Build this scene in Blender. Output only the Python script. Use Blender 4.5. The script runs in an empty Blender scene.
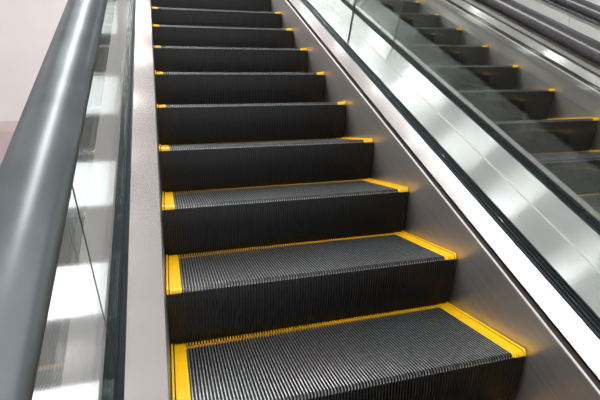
import bpy, bmesh, math
from mathutils import Vector, Matrix

scene = bpy.context.scene
COL = scene.collection

# ---------------------------------------------------------------- frame of the incline
RUN, RISE = 0.350, 0.202
PITCH = math.hypot(RUN, RISE)
CA, SA = RUN / PITCH, RISE / PITCH
W = 1.0143                 # step width
MID = 1.2915               # seam between the two neighbouring escalators
OFF2 = 2 * MID - W         # second escalator: left edge of its steps


def P(x, s, h):
    """x across, s along the incline, h square to it -> world"""
    return (x, s * CA - h * SA, s * SA + h * CA)


# ---------------------------------------------------------------- materials
def new_mat(name):
    m = bpy.data.materials.new(name)
    m.use_nodes = True
    nt = m.node_tree
    return m, nt, nt.nodes['Principled BSDF']


def noise_mix(nt, b, c1, c2, scale, detail=4, vec_scale=(1, 1, 1), rng=(0.35, 0.65)):
    tc = nt.nodes.new('ShaderNodeTexCoord')
    mp = nt.nodes.new('ShaderNodeMapping')
    mp.inputs['Scale'].default_value = vec_scale
    nz = nt.nodes.new('ShaderNodeTexNoise')
    nz.inputs['Scale'].default_value = scale
    nz.inputs['Detail'].default_value = detail
    cr = nt.nodes.new('ShaderNodeValToRGB')
    cr.color_ramp.elements[0].position = rng[0]
    cr.color_ramp.elements[1].position = rng[1]
    cr.color_ramp.elements[0].color = (*c1, 1)
    cr.color_ramp.elements[1].color = (*c2, 1)
    nt.links.new(tc.outputs['Object'], mp.inputs['Vector'])
    nt.links.new(mp.outputs['Vector'], nz.inputs['Vector'])
    nt.links.new(nz.outputs['Fac'], cr.inputs['Fac'])
    nt.links.new(cr.outputs['Color'], b.inputs['Base Color'])
    return nz


def plain(name, c, rough=0.5, metal=0.0, spec=0.5, var=0.08, scale=30):
    m, nt, b = new_mat(name)
    c2 = tuple(min(1, v * (1 + var)) for v in c)
    c1 = tuple(v * (1 - var) for v in c)
    noise_mix(nt, b, c1, c2, scale)
    b.inputs['Roughness'].default_value = rough
    b.inputs['Metallic'].default_value = metal
    b.inputs['Specular IOR Level'].default_value = spec
    return m


def brushed(name, c, rough, aniso, tangent, streak=0.06, fine=900):
    """stainless steel brushed along the incline"""
    m, nt, b = new_mat(name)
    tc = nt.nodes.new('ShaderNodeTexCoord')
    # turn object space so that the brushing runs along one axis
    mp = nt.nodes.new('ShaderNodeMapping')
    mp.vector_type = 'POINT'
    mp.inputs['Rotation'].default_value = (-math.atan2(SA, CA), 0, 0)
    mp2 = nt.nodes.new('ShaderNodeMapping')
    mp2.inputs['Scale'].default_value = (fine, 3.0, fine)
    nz = nt.nodes.new('ShaderNodeTexNoise')
    nz.inputs['Scale'].default_value = 1.0
    nz.inputs['Detail'].default_value = 3
    nt.links.new(tc.outputs['Object'], mp.inputs['Vector'])
    nt.links.new(mp.outputs['Vector'], mp2.inputs['Vector'])
    nt.links.new(mp2.outputs['Vector'], nz.inputs['Vector'])
    cr = nt.nodes.new('ShaderNodeValToRGB')
    cr.color_ramp.elements[0].position = 0.3
    cr.color_ramp.elements[1].position = 0.7
    cr.color_ramp.elements[0].color = (*[v * (1 - streak) for v in c], 1)
    cr.color_ramp.elements[1].color = (*[min(1, v * (1 + streak)) for v in c], 1)
    nt.links.new(nz.outputs['Fac'], cr.inputs['Fac'])
    nt.links.new(cr.outputs['Color'], b.inputs['Base Color'])
    b.inputs['Metallic'].default_value = 1.0
    b.inputs['Roughness'].default_value = rough
    b.inputs['Anisotropic'].default_value = aniso
    t = nt.nodes.new('ShaderNodeCombineXYZ')
    for i in range(3):
        t.inputs[i].default_value = tangent[i]
    nt.links.new(t.outputs[0], b.inputs['Tangent'])
    return m


def glass_mat(name, tint):
    m = bpy.data.materials.new(name)
    m.use_nodes = True
    nt = m.node_tree
    nt.nodes.clear()
    out = nt.nodes.new('ShaderNodeOutputMaterial')
    tr = nt.nodes.new('ShaderNodeBsdfTransparent')
    tr.inputs['Color'].default_value = (*tint, 1)
    gl = nt.nodes.new('ShaderNodeBsdfGlossy')
    gl.inputs['Roughness'].default_value = 0.0
    gl.inputs['Color'].default_value = (0.96, 1.0, 0.99, 1)
    lw = nt.nodes.new('ShaderNodeLayerWeight')
    p = nt.nodes.new('ShaderNodeMath'); p.operation = 'POWER'
    p.inputs[1].default_value = 5
    ma = nt.nodes.new('ShaderNodeMath'); ma.operation = 'MULTIPLY_ADD'
    ma.inputs[1].default_value = 0.955
    ma.inputs[2].default_value = 0.04
    mx = nt.nodes.new('ShaderNodeMixShader')
    nt.links.new(lw.outputs['Facing'], p.inputs[0])
    nt.links.new(p.outputs[0], ma.inputs[0])
    nt.links.new(ma.outputs[0], mx.inputs[0])
    nt.links.new(tr.outputs[0], mx.inputs[1])
    nt.links.new(gl.outputs[0], mx.inputs[2])
    nt.links.new(mx.outputs[0], out.inputs['Surface'])
    return m


def emit(name, c, s):
    m, nt, b = new_mat(name)
    b.inputs['Base Color'].default_value = (0.9, 0.9, 0.9, 1)
    b.inputs['Emission Color'].default_value = (*c, 1)
    b.inputs['Emission Strength'].default_value = s
    return m


M_DECK = brushed('brushed_deck_steel', (0.78, 0.735, 0.725), 0.16, 0.86, (1, 0, 0), 0.012, 160)
M_OUT = brushed('brushed_outer_steel', (0.82, 0.82, 0.82), 0.18, 1.0, (1, 0, 0), 0.012, 160)
M_POL = brushed('polished_outer_steel', (0.62, 0.63, 0.63), 0.05, 0.0, (1, 0, 0), 0.02)
M_SKIRT = brushed('brushed_skirt_steel', (0.60, 0.565, 0.545), 0.36, 0.8, (0, -SA, CA), 0.22)
M_EDGE = plain('highlight_edge', (0.9, 0.9, 0.89), 0.4, 0.5, var=0.02)  # pale diffuse colour stands in for the highlight along the edge
M_GROOVE = plain('dark_trim', (0.10, 0.085, 0.075), 0.45, 0.6, var=0.1)
M_GASKET = plain('gasket_rubber', (0.012, 0.016, 0.018), 0.45, 0.0, 0.2)
M_CHANNEL = plain('channel_grey', (0.028, 0.040, 0.044), 0.6, 0.0, 0.12)
M_RUBBER = plain('handrail_rubber', (0.145, 0.161, 0.167), 0.28, 0.75, 0.9, var=0.10, scale=14)
M_RUBBER2 = plain('handrail_rubber_glossy', (0.05, 0.049, 0.052), 0.24, 0.5, 1.0, var=0.10, scale=14)
M_GUIDE = plain('guide_black', (0.012, 0.012, 0.013), 0.4, 0.0)
M_BRONZE = plain('guide_bronze', (0.23, 0.19, 0.17), 0.4, 0.7)
M_CLAMP = plain('glass_clamp_metal', (0.55, 0.60, 0.58), 0.3, 0.8)
M_GLASS = glass_mat('balustrade_glass', (0.968, 0.982, 0.976))
M_SEAL = plain('joint_seal', (0.03, 0.035, 0.035), 0.5)
M_WHITE = plain('white_panel', (0.82, 0.83, 0.81), 0.35, var=0.02, scale=6)
M_TOP = plain('tread_ridge_metal', (0.40, 0.43, 0.44), 0.34, 0.75, var=0.25, scale=60)
M_BLACK = plain('tread_groove_paint', (0.008, 0.008, 0.009), 0.5)
M_RISER = plain('riser_black_paint', (0.0115, 0.0095, 0.008), 0.37, 0.0, 0.25, var=0.3, scale=40)
M_TIP = plain('worn_nose_metal', (0.14, 0.137, 0.132), 0.4, 0.8, var=0.45, scale=70)
M_BODY = plain('step_body_paint', (0.008, 0.008, 0.008), 0.6)


def yellow():
    m, nt, b = new_mat('yellow_safety_paint')
    nz = noise_mix(nt, b, (0.86, 0.42, 0.0), (1.0, 0.60, 0.008), 25, 3, (1, 1, 1), (0.1, 0.42))
    b.inputs['Roughness'].default_value = 0.42
    b.inputs['Specular IOR Level'].default_value = 0.4
    # small dark chips where the paint is worn
    tc = nt.nodes.new('ShaderNodeTexCoord')
    n2 = nt.nodes.new('ShaderNodeTexNoise')
    n2.inputs['Scale'].default_value = 110
    cr = nt.nodes.new('ShaderNodeValToRGB')
    cr.color_ramp.elements[0].position = 0.70
    cr.color_ramp.elements[1].position = 0.74
    mx = nt.nodes.new('ShaderNodeMixRGB')
    mx.inputs[2].default_value = (0.10, 0.05, 0.01, 1)
    src = b.inputs['Base Color'].links[0].from_socket
    nt.links.new(tc.outputs['Object'], n2.inputs['Vector'])
    nt.links.new(n2.outputs['Fac'], cr.inputs['Fac'])
    nt.links.new(cr.outputs['Color'], mx.inputs[0])
    nt.links.new(src, mx.inputs[1])
    nt.links.new(mx.outputs[0], b.inputs['Base Color'])
    return m


M_YEL = yellow()


# ---------------------------------------------------------------- object helpers
def link(name, bm, mats, parent=None, smooth=False):
    me = bpy.data.meshes.new(name)
    bmesh.ops.recalc_face_normals(bm, faces=bm.faces)
    bm.to_mesh(me)
    bm.free()
    for m in (mats if isinstance(mats, (list, tuple)) else [mats]):
        me.materials.append(m)
    if smooth:
        for p in me.polygons:
            p.use_smooth = True
    o = bpy.data.objects.new(name, me)
    COL.objects.link(o)
    if parent:
        o.parent = parent
    return o


def empty(name, label, cat, loc=(0, 0, 0), group=None):
    o = bpy.data.objects.new(name, None)
    o.location = loc
    o.empty_display_size = 0.1
    COL.objects.link(o)
    o['label'] = label
    o['category'] = cat
    if group:
        o['group'] = group
    return o


def tag(o, label, cat, group=None):
    o['label'] = label
    o['category'] = cat
    if group:
        o['group'] = group
    return o


def ext(bm, prof, s0, s1, mat=0, nseg=1):
    """closed (x,h) profile drawn out along the incline from s0 to s1"""
    rings = []
    for i in range(nseg + 1):
        s = s0 + (s1 - s0) * i / nseg
        rings.append([bm.verts.new(P(x, s, h)) for x, h in prof])
    n = len(prof)
    for a, b in zip(rings, rings[1:]):
        for j in range(n):
            f = bm.faces.new((a[j], a[(j + 1) % n], b[(j + 1) % n], b[j]))
            f.material_index = mat
    for r in (rings[0], list(reversed(rings[-1]))):
        f = bm.faces.new(r)
        f.material_index = mat
    return bm


def mir(prof, x0, side):
    """profile written for the right side of an escalator (x from the step edge outwards)"""
    if side > 0:
        return [(x0 + W + x, h) for x, h in prof]
    return [(x0 - x, h) for x, h in prof]


def rect(a, b, c, d):
    return [(a, c), (b, c), (b, d), (a, d)]


def box(bm, lo, hi):
    vs = [bm.verts.new((x, y, z)) for x in (lo[0], hi[0]) for y in (lo[1], hi[1]) for z in (lo[2], hi[2])]
    for q in ((0, 1, 3, 2), (4, 6, 7, 5), (0, 4, 5, 1), (2, 3, 7, 6), (0, 2, 6, 4), (1, 5, 7, 3)):
        bm.faces.new([vs[i] for i in q])
    return bm


S0, S1 = -1.9, 7.6


# ---------------------------------------------------------------- an escalator's fixed body
def ell(cx, ch, a, b, n=44, e=2.0):
    pts = []
    for i in range(n):
        t = 2 * math.pi * i / n
        c, s = math.cos(t), math.sin(t)
        pts.append((cx + a * math.copysign(abs(c) ** (2 / e), c), ch + b * math.copysign(abs(s) ** (2 / e), s)))
    return pts




def escalator(name, label, x0, outer_w, joints):
    e = empty(name, label, 'escalator', P(x0 + W / 2, S0, -0.30))
    inv = Matrix.Translation(-Vector(e.location))

    def part(nm, bm, m, smooth=False, parent=None):
        bm.transform(inv)
        return link(nm, bm, m, parent or e, smooth)
    for side in (-1, 1):
        ow = outer_w[0 if side < 0 else 1]
        # skirt panel beside the steps
        part('skirt_panel', ext(bmesh.new(), mir(rect(0.004, 0.010, -0.30, 0.118), x0, side), S0, S1), M_SKIRT)
        # thin edge with the highlight put in its pale colour, and dark joint between skirt and deck
        part('skirt_edge_trim', ext(bmesh.new(), mir([(0.0035, 0.1185), (0.010, 0.1185), (0.010, 0.1235), (0.0045, 0.1235), (0.0035, 0.1225)], x0, side), S0, S1), M_EDGE)
        part('skirt_joint', ext(bmesh.new(), mir(rect(0.0085, 0.011, 0.124, 0.1465), x0, side), S0, S1), M_GROOVE)
        dx = 0.0095 if (side < 0 and ow != ow_in) else 0.0
        de = 0.074 + dx * 1.5
        # inner deck in lengths, 1.5 mm apart
        bm = bmesh.new()
        cuts = [S0] + ([2.11, 4.6] if side > 0 else [1.93, 4.4]) + [S1]
        for a, b in zip(cuts, cuts[1:]):
            lip = 0.0075 if side > 0 else 0.002
            ext(bm, mir([(lip, 0.1485), (de, 0.172), (de, 0.160), (0.012, 0.140), (lip, 0.142)], x0, side), a + 0.0006, b - 0.0006)
        part('inner_deck', bm, M_DECK)
        # glass channel: dark lips either side of a grey insert
        part('glass_channel', ext(bmesh.new(), mir(rect(de + 0.002, 0.131 + dx * 0.5, 0.150, 0.168), x0, side), S0, S1), M_CHANNEL)
        for a, b in ((de + 0.0005, de + 0.008 - dx * 0.2), (0.0955 + dx, 0.0995 + dx), (0.1115 + dx, 0.1155 + dx), (0.126 + dx * 0.7, 0.1335 + dx * 0.5)):
            part('gasket', ext(bmesh.new(), mir([(a, 0.165), (b, 0.165), (b, 0.173), (a, 0.173)], x0, side), S0, S1), M_GASKET)
        # outer deck
        part('outer_deck', ext(bmesh.new(), mir([(0.134 + dx * 0.5, 0.171), (0.134 + ow, 0.171), (0.134 + ow, 0.160), (0.134 + dx * 0.5, 0.160)], x0, side), S0, S1), M_OUT if ow == ow_in else M_POL)
        # glass, one panel per length
        gx = (0.1008 + dx, 0.1108 + dx)
        cuts = [S0] + joints[0 if side < 0 else 1] + [S1]
        for a, b in zip(cuts, cuts[1:]):
            part('glass_panel', ext(bmesh.new(), mir(rect(gx[0], gx[1], 0.169, 0.7275), x0, side), a + 0.0016, b - 0.0016), M_GLASS)
        for j in cuts[1:-1]:
            part('joint_seal', ext(bmesh.new(), mir(rect(gx[0] - 0.0006, gx[0] + (0.0012 if dx else 0.0106), 0.1735, 0.7275), x0, side), j - 0.0015, j + 0.0015), M_SEAL)
        # rail that carries the handrail
        part('glass_clamp', ext(bmesh.new(), mir(rect(0.0975 + dx, 0.1141 + dx, 0.728, 0.7405), x0, side), S0, S1), M_CLAMP)
        bm = bmesh.new()
        ext(bm, mir(rect(0.086 + dx, 0.1256 + dx, 0.741, 0.7445), x0, side), S0, S1)
        ext(bm, mir(rect(0.090 + dx, 0.1216 + dx, 0.7445, 0.7465), x0, side), S0, S1)
        ext(bm, mir(rect(0.084 + dx, 0.1276 + dx, 0.7465, 0.752), x0, side), S0, S1)
        part('handrail_guide', bm, M_BRONZE)
    # narrow raised strip over the seam between neighbouring outer decks
    if outer_w[1] == ow_in:
        part('seam_strip', ext(bmesh.new(), rect(MID - 0.0016, MID + 0.0016, 0.1712, 0.1735), S0, S1), M_EDGE)
    # underside
    part('truss_cover', ext(bmesh.new(), rect(x0 - 0.12, x0 + W + 0.12, -0.36, -0.31), S0, S1), M_BODY)
    return e


ow_in = MID - W - 0.134 - 0.0006
E1 = escalator('escalator', 'stainless steel and glass escalator body around the large near flight of steps', 0.0, (0.15, ow_in), ([0.07, 2.55, 5.03], [1.98, 4.46]))
E2 = escalator('escalator', 'second escalator body behind the first, its steps seen through two glass sheets', OFF2, (ow_in, 0.145), ([2.06, 4.54], [1.3, 3.78]))


def handrail(x, h, label, a=0.040, b=0.025, mat=M_RUBBER):
    o = link('handrail', ext(bmesh.new(), [(px - x, ph) for px, ph in ell(x, h, a, b)], S0, S1, nseg=1), mat, None, True)
    # flat end caps, smooth sides
    for p in o.data.polygons:
        if len(p.vertices) > 4:
            p.use_smooth = False
    o.location.x = x
    return tag(o, label, 'handrail')


GX = 0.1058
handrail(-GX - 0.0095, 0.766, 'wide grey rubber handrail running up close by the left edge of the picture')

handrail(W + GX, 0.766, 'dark glossy handrail in the upper right, the nearer and lower of the two there', mat=M_RUBBER2)
handrail(OFF2 - GX, 0.766, 'dark glossy handrail cutting the extreme top right corner', mat=M_RUBBER2)
handrail(OFF2 + W + GX, 0.766, 'far dark handrail on the outer side of the second escalator', mat=M_RUBBER2)


# ---------------------------------------------------------------- steps
DEP = 0.4
RC = 0.433


def ry(z):
    return RC - math.sqrt(RC * RC - z * z)


def ridged(bm, x0, x1, pitch, wtop, path_top, path_low, m_top, m_side, m_low, tips=(), m_tip=0, start_ridge=True):
    """ridges along x following a path in (y,z); path_top is the crest, path_low the groove bottom"""
    n = int(round((x1 - x0) / pitch))
    pitch = (x1 - x0) / n
    for i in range(n):
        a = x0 + i * pitch + (0 if start_ridge else (pitch - wtop) / 2)
        b = a + wtop
        c = min(x0 + (i + 1) * pitch + (0 if start_ridge else (pitch - wtop) / 2), x1)
        if not start_ridge and i == 0:
            lo0 = [bm.verts.new((x0, y, z)) for y, z in path_low]
            lo1 = [bm.verts.new((a, y, z)) for y, z in path_low]
            for k in range(len(path_low) - 1):
                bm.faces.new((lo0[k], lo1[k], lo1[k + 1], lo0[k + 1])).material_index = m_low
        cols = []
        t = 0.0006
        for xx, pth in ((a, path_low), (a + t, path_top), (b - t, path_top), (b, path_low), (c, path_low)):
            cols.append([bm.verts.new((xx, y, z)) for y, z in pth])
        for ci, mm in ((0, m_side), (1, m_top), (2, m_side), (3, m_low)):
            if ci == 3 and c - b < 1e-5:
                continue
            u, v = cols[ci], cols[ci + 1]
            for k in range(len(path_top) - 1):
                f = bm.faces.new((u[k], v[k], v[k + 1], u[k + 1]))
                f.material_index = m_tip if (ci == 1 and k in tips) else mm
        # close the ridge ends
        for k in (0, -1):
            f = bm.faces.new([cols[j][k] for j in range(4)])
            f.material_index = m_tip if (k == -1 and tips) else m_side


SIDE = 0.046
NT = 100


def make_step():
    e = empty('escalator_step', '', 'escalator step')
    # tread between the yellow borders
    bm = bmesh.new()
    top = [(0.378, 0), (0.25, 0), (0.12, 0), (0.009, 0), (0.003, -0.0025), (0.0, -0.008), (0.0005, -0.013)]
    low = [(0.378, -0.010), (0.25, -0.010), (0.12, -0.010), (0.016, -0.010), (0.012, -0.011), (0.010, -0.0125), (0.009, -0.013)]
    ridged(bm, SIDE, W - SIDE, (W - 2 * SIDE) / NT, 0.0047, top, low, 0, 1, 1, (3, 4), 2, False)
    link('tread', bm, [M_TOP, M_BLACK, M_TIP], e)
    # yellow comb along the back
    bm = bmesh.new()
    pt = (W - 2 * SIDE) / NT
    ridged(bm, SIDE, W - SIDE, pt, 0.0047, [(0.409, -0.004), (0.404, 0.0), (0.379, 0.0)],
           [(0.398, -0.010), (0.396, -0.0085), (0.379, -0.0085)], 0, 0, 0, (), 0, False)
    link('rear_strip', bm, M_YEL, e)
    # yellow side borders with fine ridges and toothed nose
    for side in (0, 1):
        bm = bmesh.new()

        def sx(v):
            return v if side == 0 else W - v

        def bar(a, b, ztop, y0=0.001, y1=0.405):
            xa, xb = sorted((sx(a), sx(b)))
            prof = [(y1, ztop), (y0 + 0.008, ztop), (y0 + 0.002, ztop - 0.003), (y0, ztop - 0.009), (y0 + 0.001, -0.014), (y1, -0.014)]
            va = [bm.verts.new((xa, y, z)) for y, z in prof]
            vb = [bm.verts.new((xb, y, z)) for y, z in prof]
            n = len(prof)
            for k in range(n):
                bm.faces.new((va[k], va[(k + 1) % n], vb[(k + 1) % n], vb[k]))
            bm.faces.new(va)
            bm.faces.new(list(reversed(vb)))
        bar(0.0005, 0.0065, 0.006, 0.0, 0.409)      # outer raised rib
        bar(0.0095, 0.0455, -0.0015, 0.004)          # plate
        for q in (0.011, 0.019, 0.027, 0.035):
            bar(q, q + 0.0052, 0.0015, 0.0, 0.410)
        link('side_border', bm, M_YEL, e)
    # curved cleated riser
    bm = bmesh.new()
    zs = [-0.0135, -0.04, -0.07, -0.10, -0.13, -0.16, -0.185, -0.21, -0.235]
    topp = [(ry(z) + 0.0012, z) for z in zs]
    lowp = [(ry(z) + 0.0098, z) for z in zs]
    ridged(bm, 0.0, W, W / 110, 0.0048, topp, lowp, 0, 0, 1, (), 0, True)
    o = link('riser', bm, [M_RISER, M_BLACK], e)
    # body that closes the step
    bm = bmesh.new()
    prof = [(ry(z) + 0.0105, z) for z in zs] + [(0.395, -0.06), (0.397, -0.0145), (0.012, -0.0145)]
    va = [bm.verts.new((0.002, y, z)) for y, z in prof]
    vb = [bm.verts.new((W - 0.002, y, z)) for y, z in prof]
    n = len(prof)
    for k in range(n):
        bm.faces.new((va[k], va[(k + 1) % n], vb[(k + 1) % n], vb[k]))
    bm.faces.new(va)
    bm.faces.new(list(reversed(vb)))
    link('step_body', bm, M_BODY, e)
    return e


def dup(root):
    r = root.copy()
    COL.objects.link(r)
    for ch in list(root.children):
        c = ch.copy()
        COL.objects.link(c)
        c.parent = r
    return r


proto = make_step()
ORD = ['lowest', 'second', 'third', 'fourth', 'fifth', 'sixth', 'seventh', 'eighth', 'ninth', 'tenth', 'eleventh', 'twelfth', 'thirteenth']
first = True
near_text = {
    0: 'lowest whole step of the near flight, its broad ribbed tread edged in yellow',
    1: 'second step of the near flight, broad tread below the middle of the picture',
    2: 'third step of the near flight, narrow sliver of tread with yellow right border',
    3: 'fourth step of the near flight, tread seen almost edge on at eye level',
}
for k in range(-2, 12):
    if first:
        o, first = proto, False
    else:
        o = dup(proto)
    o.location = (0, k * RUN, k * RISE)
    if k < 0:
        o['label'] = ['near flight step just under the lower edge of the picture',
                      'near flight step two below the lowest one shown'][-k - 1]
    else:
        o['label'] = near_text.get(k, 'black cleated near flight riser, %s step counted up from the lowest broad tread' % ORD[k])
    o['group'] = 'steps of the near escalator'
PH = 0.345
for j, k in enumerate(range(-2, 13)):
    o = dup(proto)
    kk = k + PH
    o.location = (OFF2, kk * RUN, kk * RISE)
    if k < 2:
        o['label'] = 'second flight step below its lowest yellow edged tread, %s of four' % ['lowest', 'second lowest', 'third lowest', 'uppermost'][k + 2]
    else:
        o['label'] = 'black step of the second flight behind the glass, %s up from its lowest yellow edge' % ORD[k - 2]
    o['group'] = 'steps of the second escalator'


# ---------------------------------------------------------------- the hall
def struct(name, bm, m):
    o = link(name, bm, m)
    o['kind'] = 'structure'
    return o


M_WALL = plain('wall_paint', (0.74, 0.69, 0.675), 0.8, var=0.015, scale=2)
M_DADO = plain('pink_wall_cladding', (0.52, 0.43, 0.43), 0.6, var=0.03, scale=3)
M_DADO2 = plain('pink_wall_capping', (0.60, 0.51, 0.50), 0.6, var=0.03, scale=3)
M_FLOOR = plain('floor_tile', (0.50, 0.46, 0.44), 0.35, var=0.05, scale=3)
M_CEIL = plain('ceiling_paint', (0.80, 0.80, 0.80), 0.8, var=0.01)
M_LAMP = emit('lamp_diffuser', (1.0, 0.97, 0.95), 4)
M_LAMPR = emit('right_lamp_diffuser', (1.0, 0.98, 0.97), 11)
M_PANEL = emit('panel_diffuser', (0.97, 1.0, 1.0), 3.0)
M_ADDED_TROUGH = emit('added_trough_glow', (1.0, 0.98, 0.96), 11)
M_LAMPB = plain('lamp_housing', (0.6, 0.6, 0.6), 0.5)

FZ = -2.6
CZ = 5.5
JY = -1.0
TX = -0.05
struct('floor', box(bmesh.new(), (-7, -6, FZ - 0.1), (7.6, 9.0, FZ)), M_FLOOR)
struct('ceiling', box(bmesh.new(), (-7, -6, CZ), (7.6, 9.2, CZ + 0.1)), M_CEIL)
struct('wall_back', box(bmesh.new(), (-7, 9.0, FZ), (7.6, 9.2, CZ)), M_WALL)
struct('wall_left', box(bmesh.new(), (-7.2, -6, FZ), (-7, 9.2, CZ)), M_WALL)
bm = bmesh.new()
WX = 7.5
for k in range(-2, 5):
    box(bm, (WX, JY + k * 1.8 + 0.008, FZ), (WX + 0.02, JY + (k + 1) * 1.8 - 0.008, CZ))
struct('wall_right', bm, M_WHITE)
struct('trim_3', box(bmesh.new(), (WX + 0.021, -6, FZ), (WX + 0.12, 9.0, CZ)), M_SEAL)
struct('trim_1', box(bmesh.new(), (-7, 8.94, FZ), (-0.4, 9.0, 0.75)), M_DADO)
struct('trim_2', box(bmesh.new(), (-7, 8.93, 0.75), (-0.4, 9.0, 0.95)), M_DADO2)

# rows of ceiling lamps
rows = [(-2.2, .06), (-0.95, .06), (0.05, .09), (0.9, .04), (1.7, .05), (2.25, .04), (3.3, .04), (4.3, .05), (5.2, .07), (6.0, .12), (7.2, .12)]
rows_right = [(-1.0, .05), (0.2, .05), (1.65, .045), (2.9, .03), (4.45, .07), (5.8, .12), (7.4, .08)]
LORD = ['nearest', 'second', 'third', 'fourth', 'fifth', 'sixth', 'seventh', 'eighth', 'ninth', 'tenth', 'farthest']
LX = [('left', -6.9, -3.2), ('mid', -0.3, 0.95), ('right', 4.2, 5.6)]
for sd, a, b in LX:
    for i, (y, w) in enumerate(rows_right if sd == 'right' else rows):
        lab = 'ceiling strip light over the %s, %s from the front' % (
            {'left': 'left hall floor', 'mid': 'near flight', 'right': 'second flight'}[sd], LORD[i])
        l = empty('ceiling_light', lab, 'ceiling light', ((a + b) / 2, y, CZ), 'ceiling light strips')
        hx = (b - a) / 2
        link('housing', box(bmesh.new(), (-hx - 0.04, -w - 0.03, -0.05), (hx + 0.04, w + 0.03, 0.0)), M_LAMPB, l)
        link('diffuser', box(bmesh.new(), (-hx, -w, -0.07), (hx, w, -0.051)), M_LAMPR if sd == 'right' else M_LAMP, l)

for yc, lb in ((-1.6, 'nearest'), (-0.2, 'second'), (1.28, 'third'), (2.77, 'fourth'), (4.25, 'fifth'), (5.75, 'sixth')):
    l = empty('ceiling_light', 'square ceiling light panel left of the near flight, %s from the front' % lb, 'ceiling light', (-1.25, yc, CZ), 'ceiling light panels')
    link('housing', box(bmesh.new(), (-0.70, -0.37, -0.05), (0.70, 0.37, 0.0)), M_LAMPB, l)
    link('diffuser', box(bmesh.new(), (-0.66, -0.33, -0.07), (0.66, 0.33, -0.051)), M_PANEL, l)
t = empty('ceiling_light', 'long added light trough along the near flight, there for the left handrail highlight', 'ceiling light', (TX, 1.6, 5.25))  # added light source, draws the long highlight on the left handrail
link('housing', box(bmesh.new(), (-0.37, -7.0, 0.02), (0.37, 7.0, 0.10)), M_LAMPB, t)
link('diffuser', box(bmesh.new(), (-0.34, -6.95, 0.0), (0.34, 6.95, 0.019)), M_ADDED_TROUGH, t)
for yy in (-5, 0, 5):
    link('hanger', box(bmesh.new(), (-0.01, yy - 0.01, 0.10), (0.01, yy + 0.01, 0.25 - (0.0 if yy else 0.0))), M_LAMPB, t)

# daylight-like fill of the open hall behind the viewer
wd = bpy.data.worlds.new('hall')
scene.world = wd
wd.use_nodes = True
bg = wd.node_tree.nodes['Background']
bg.inputs['Color'].default_value = (0.93, 0.96, 1.0, 1)
bg.inputs['Strength'].default_value = 1.35

# ---------------------------------------------------------------- camera
C = Vector((0.032965, -1.032891, 0.680175))
F = Vector((0.27209852, 0.94903307, -0.15905541))
R_ = Vector((0.95948249, -0.28014937, -0.03016091))
U = Vector((0.07318297, 0.14440414, 0.98680884))
cam = bpy.data.objects.new('camera', bpy.data.cameras.new('camera'))
COL.objects.link(cam)
cam.matrix_world = Matrix(((R_.x, U.x, -F.x, C.x), (R_.y, U.y, -F.y, C.y), (R_.z, U.z, -F.z, C.z), (0, 0, 0, 1)))
cam.data.sensor_width = 36
cam.data.sensor_fit = 'HORIZONTAL'
cam.data.lens = 456.14 / 600 * 36
cam.data.clip_start = 0.01
scene.camera = cam

vs = scene.view_settings
vs.view_transform = 'Standard'
vs.look = 'None'
vs.exposure = 0.30
vs.gamma = 1.0
vs.use_curve_mapping = False
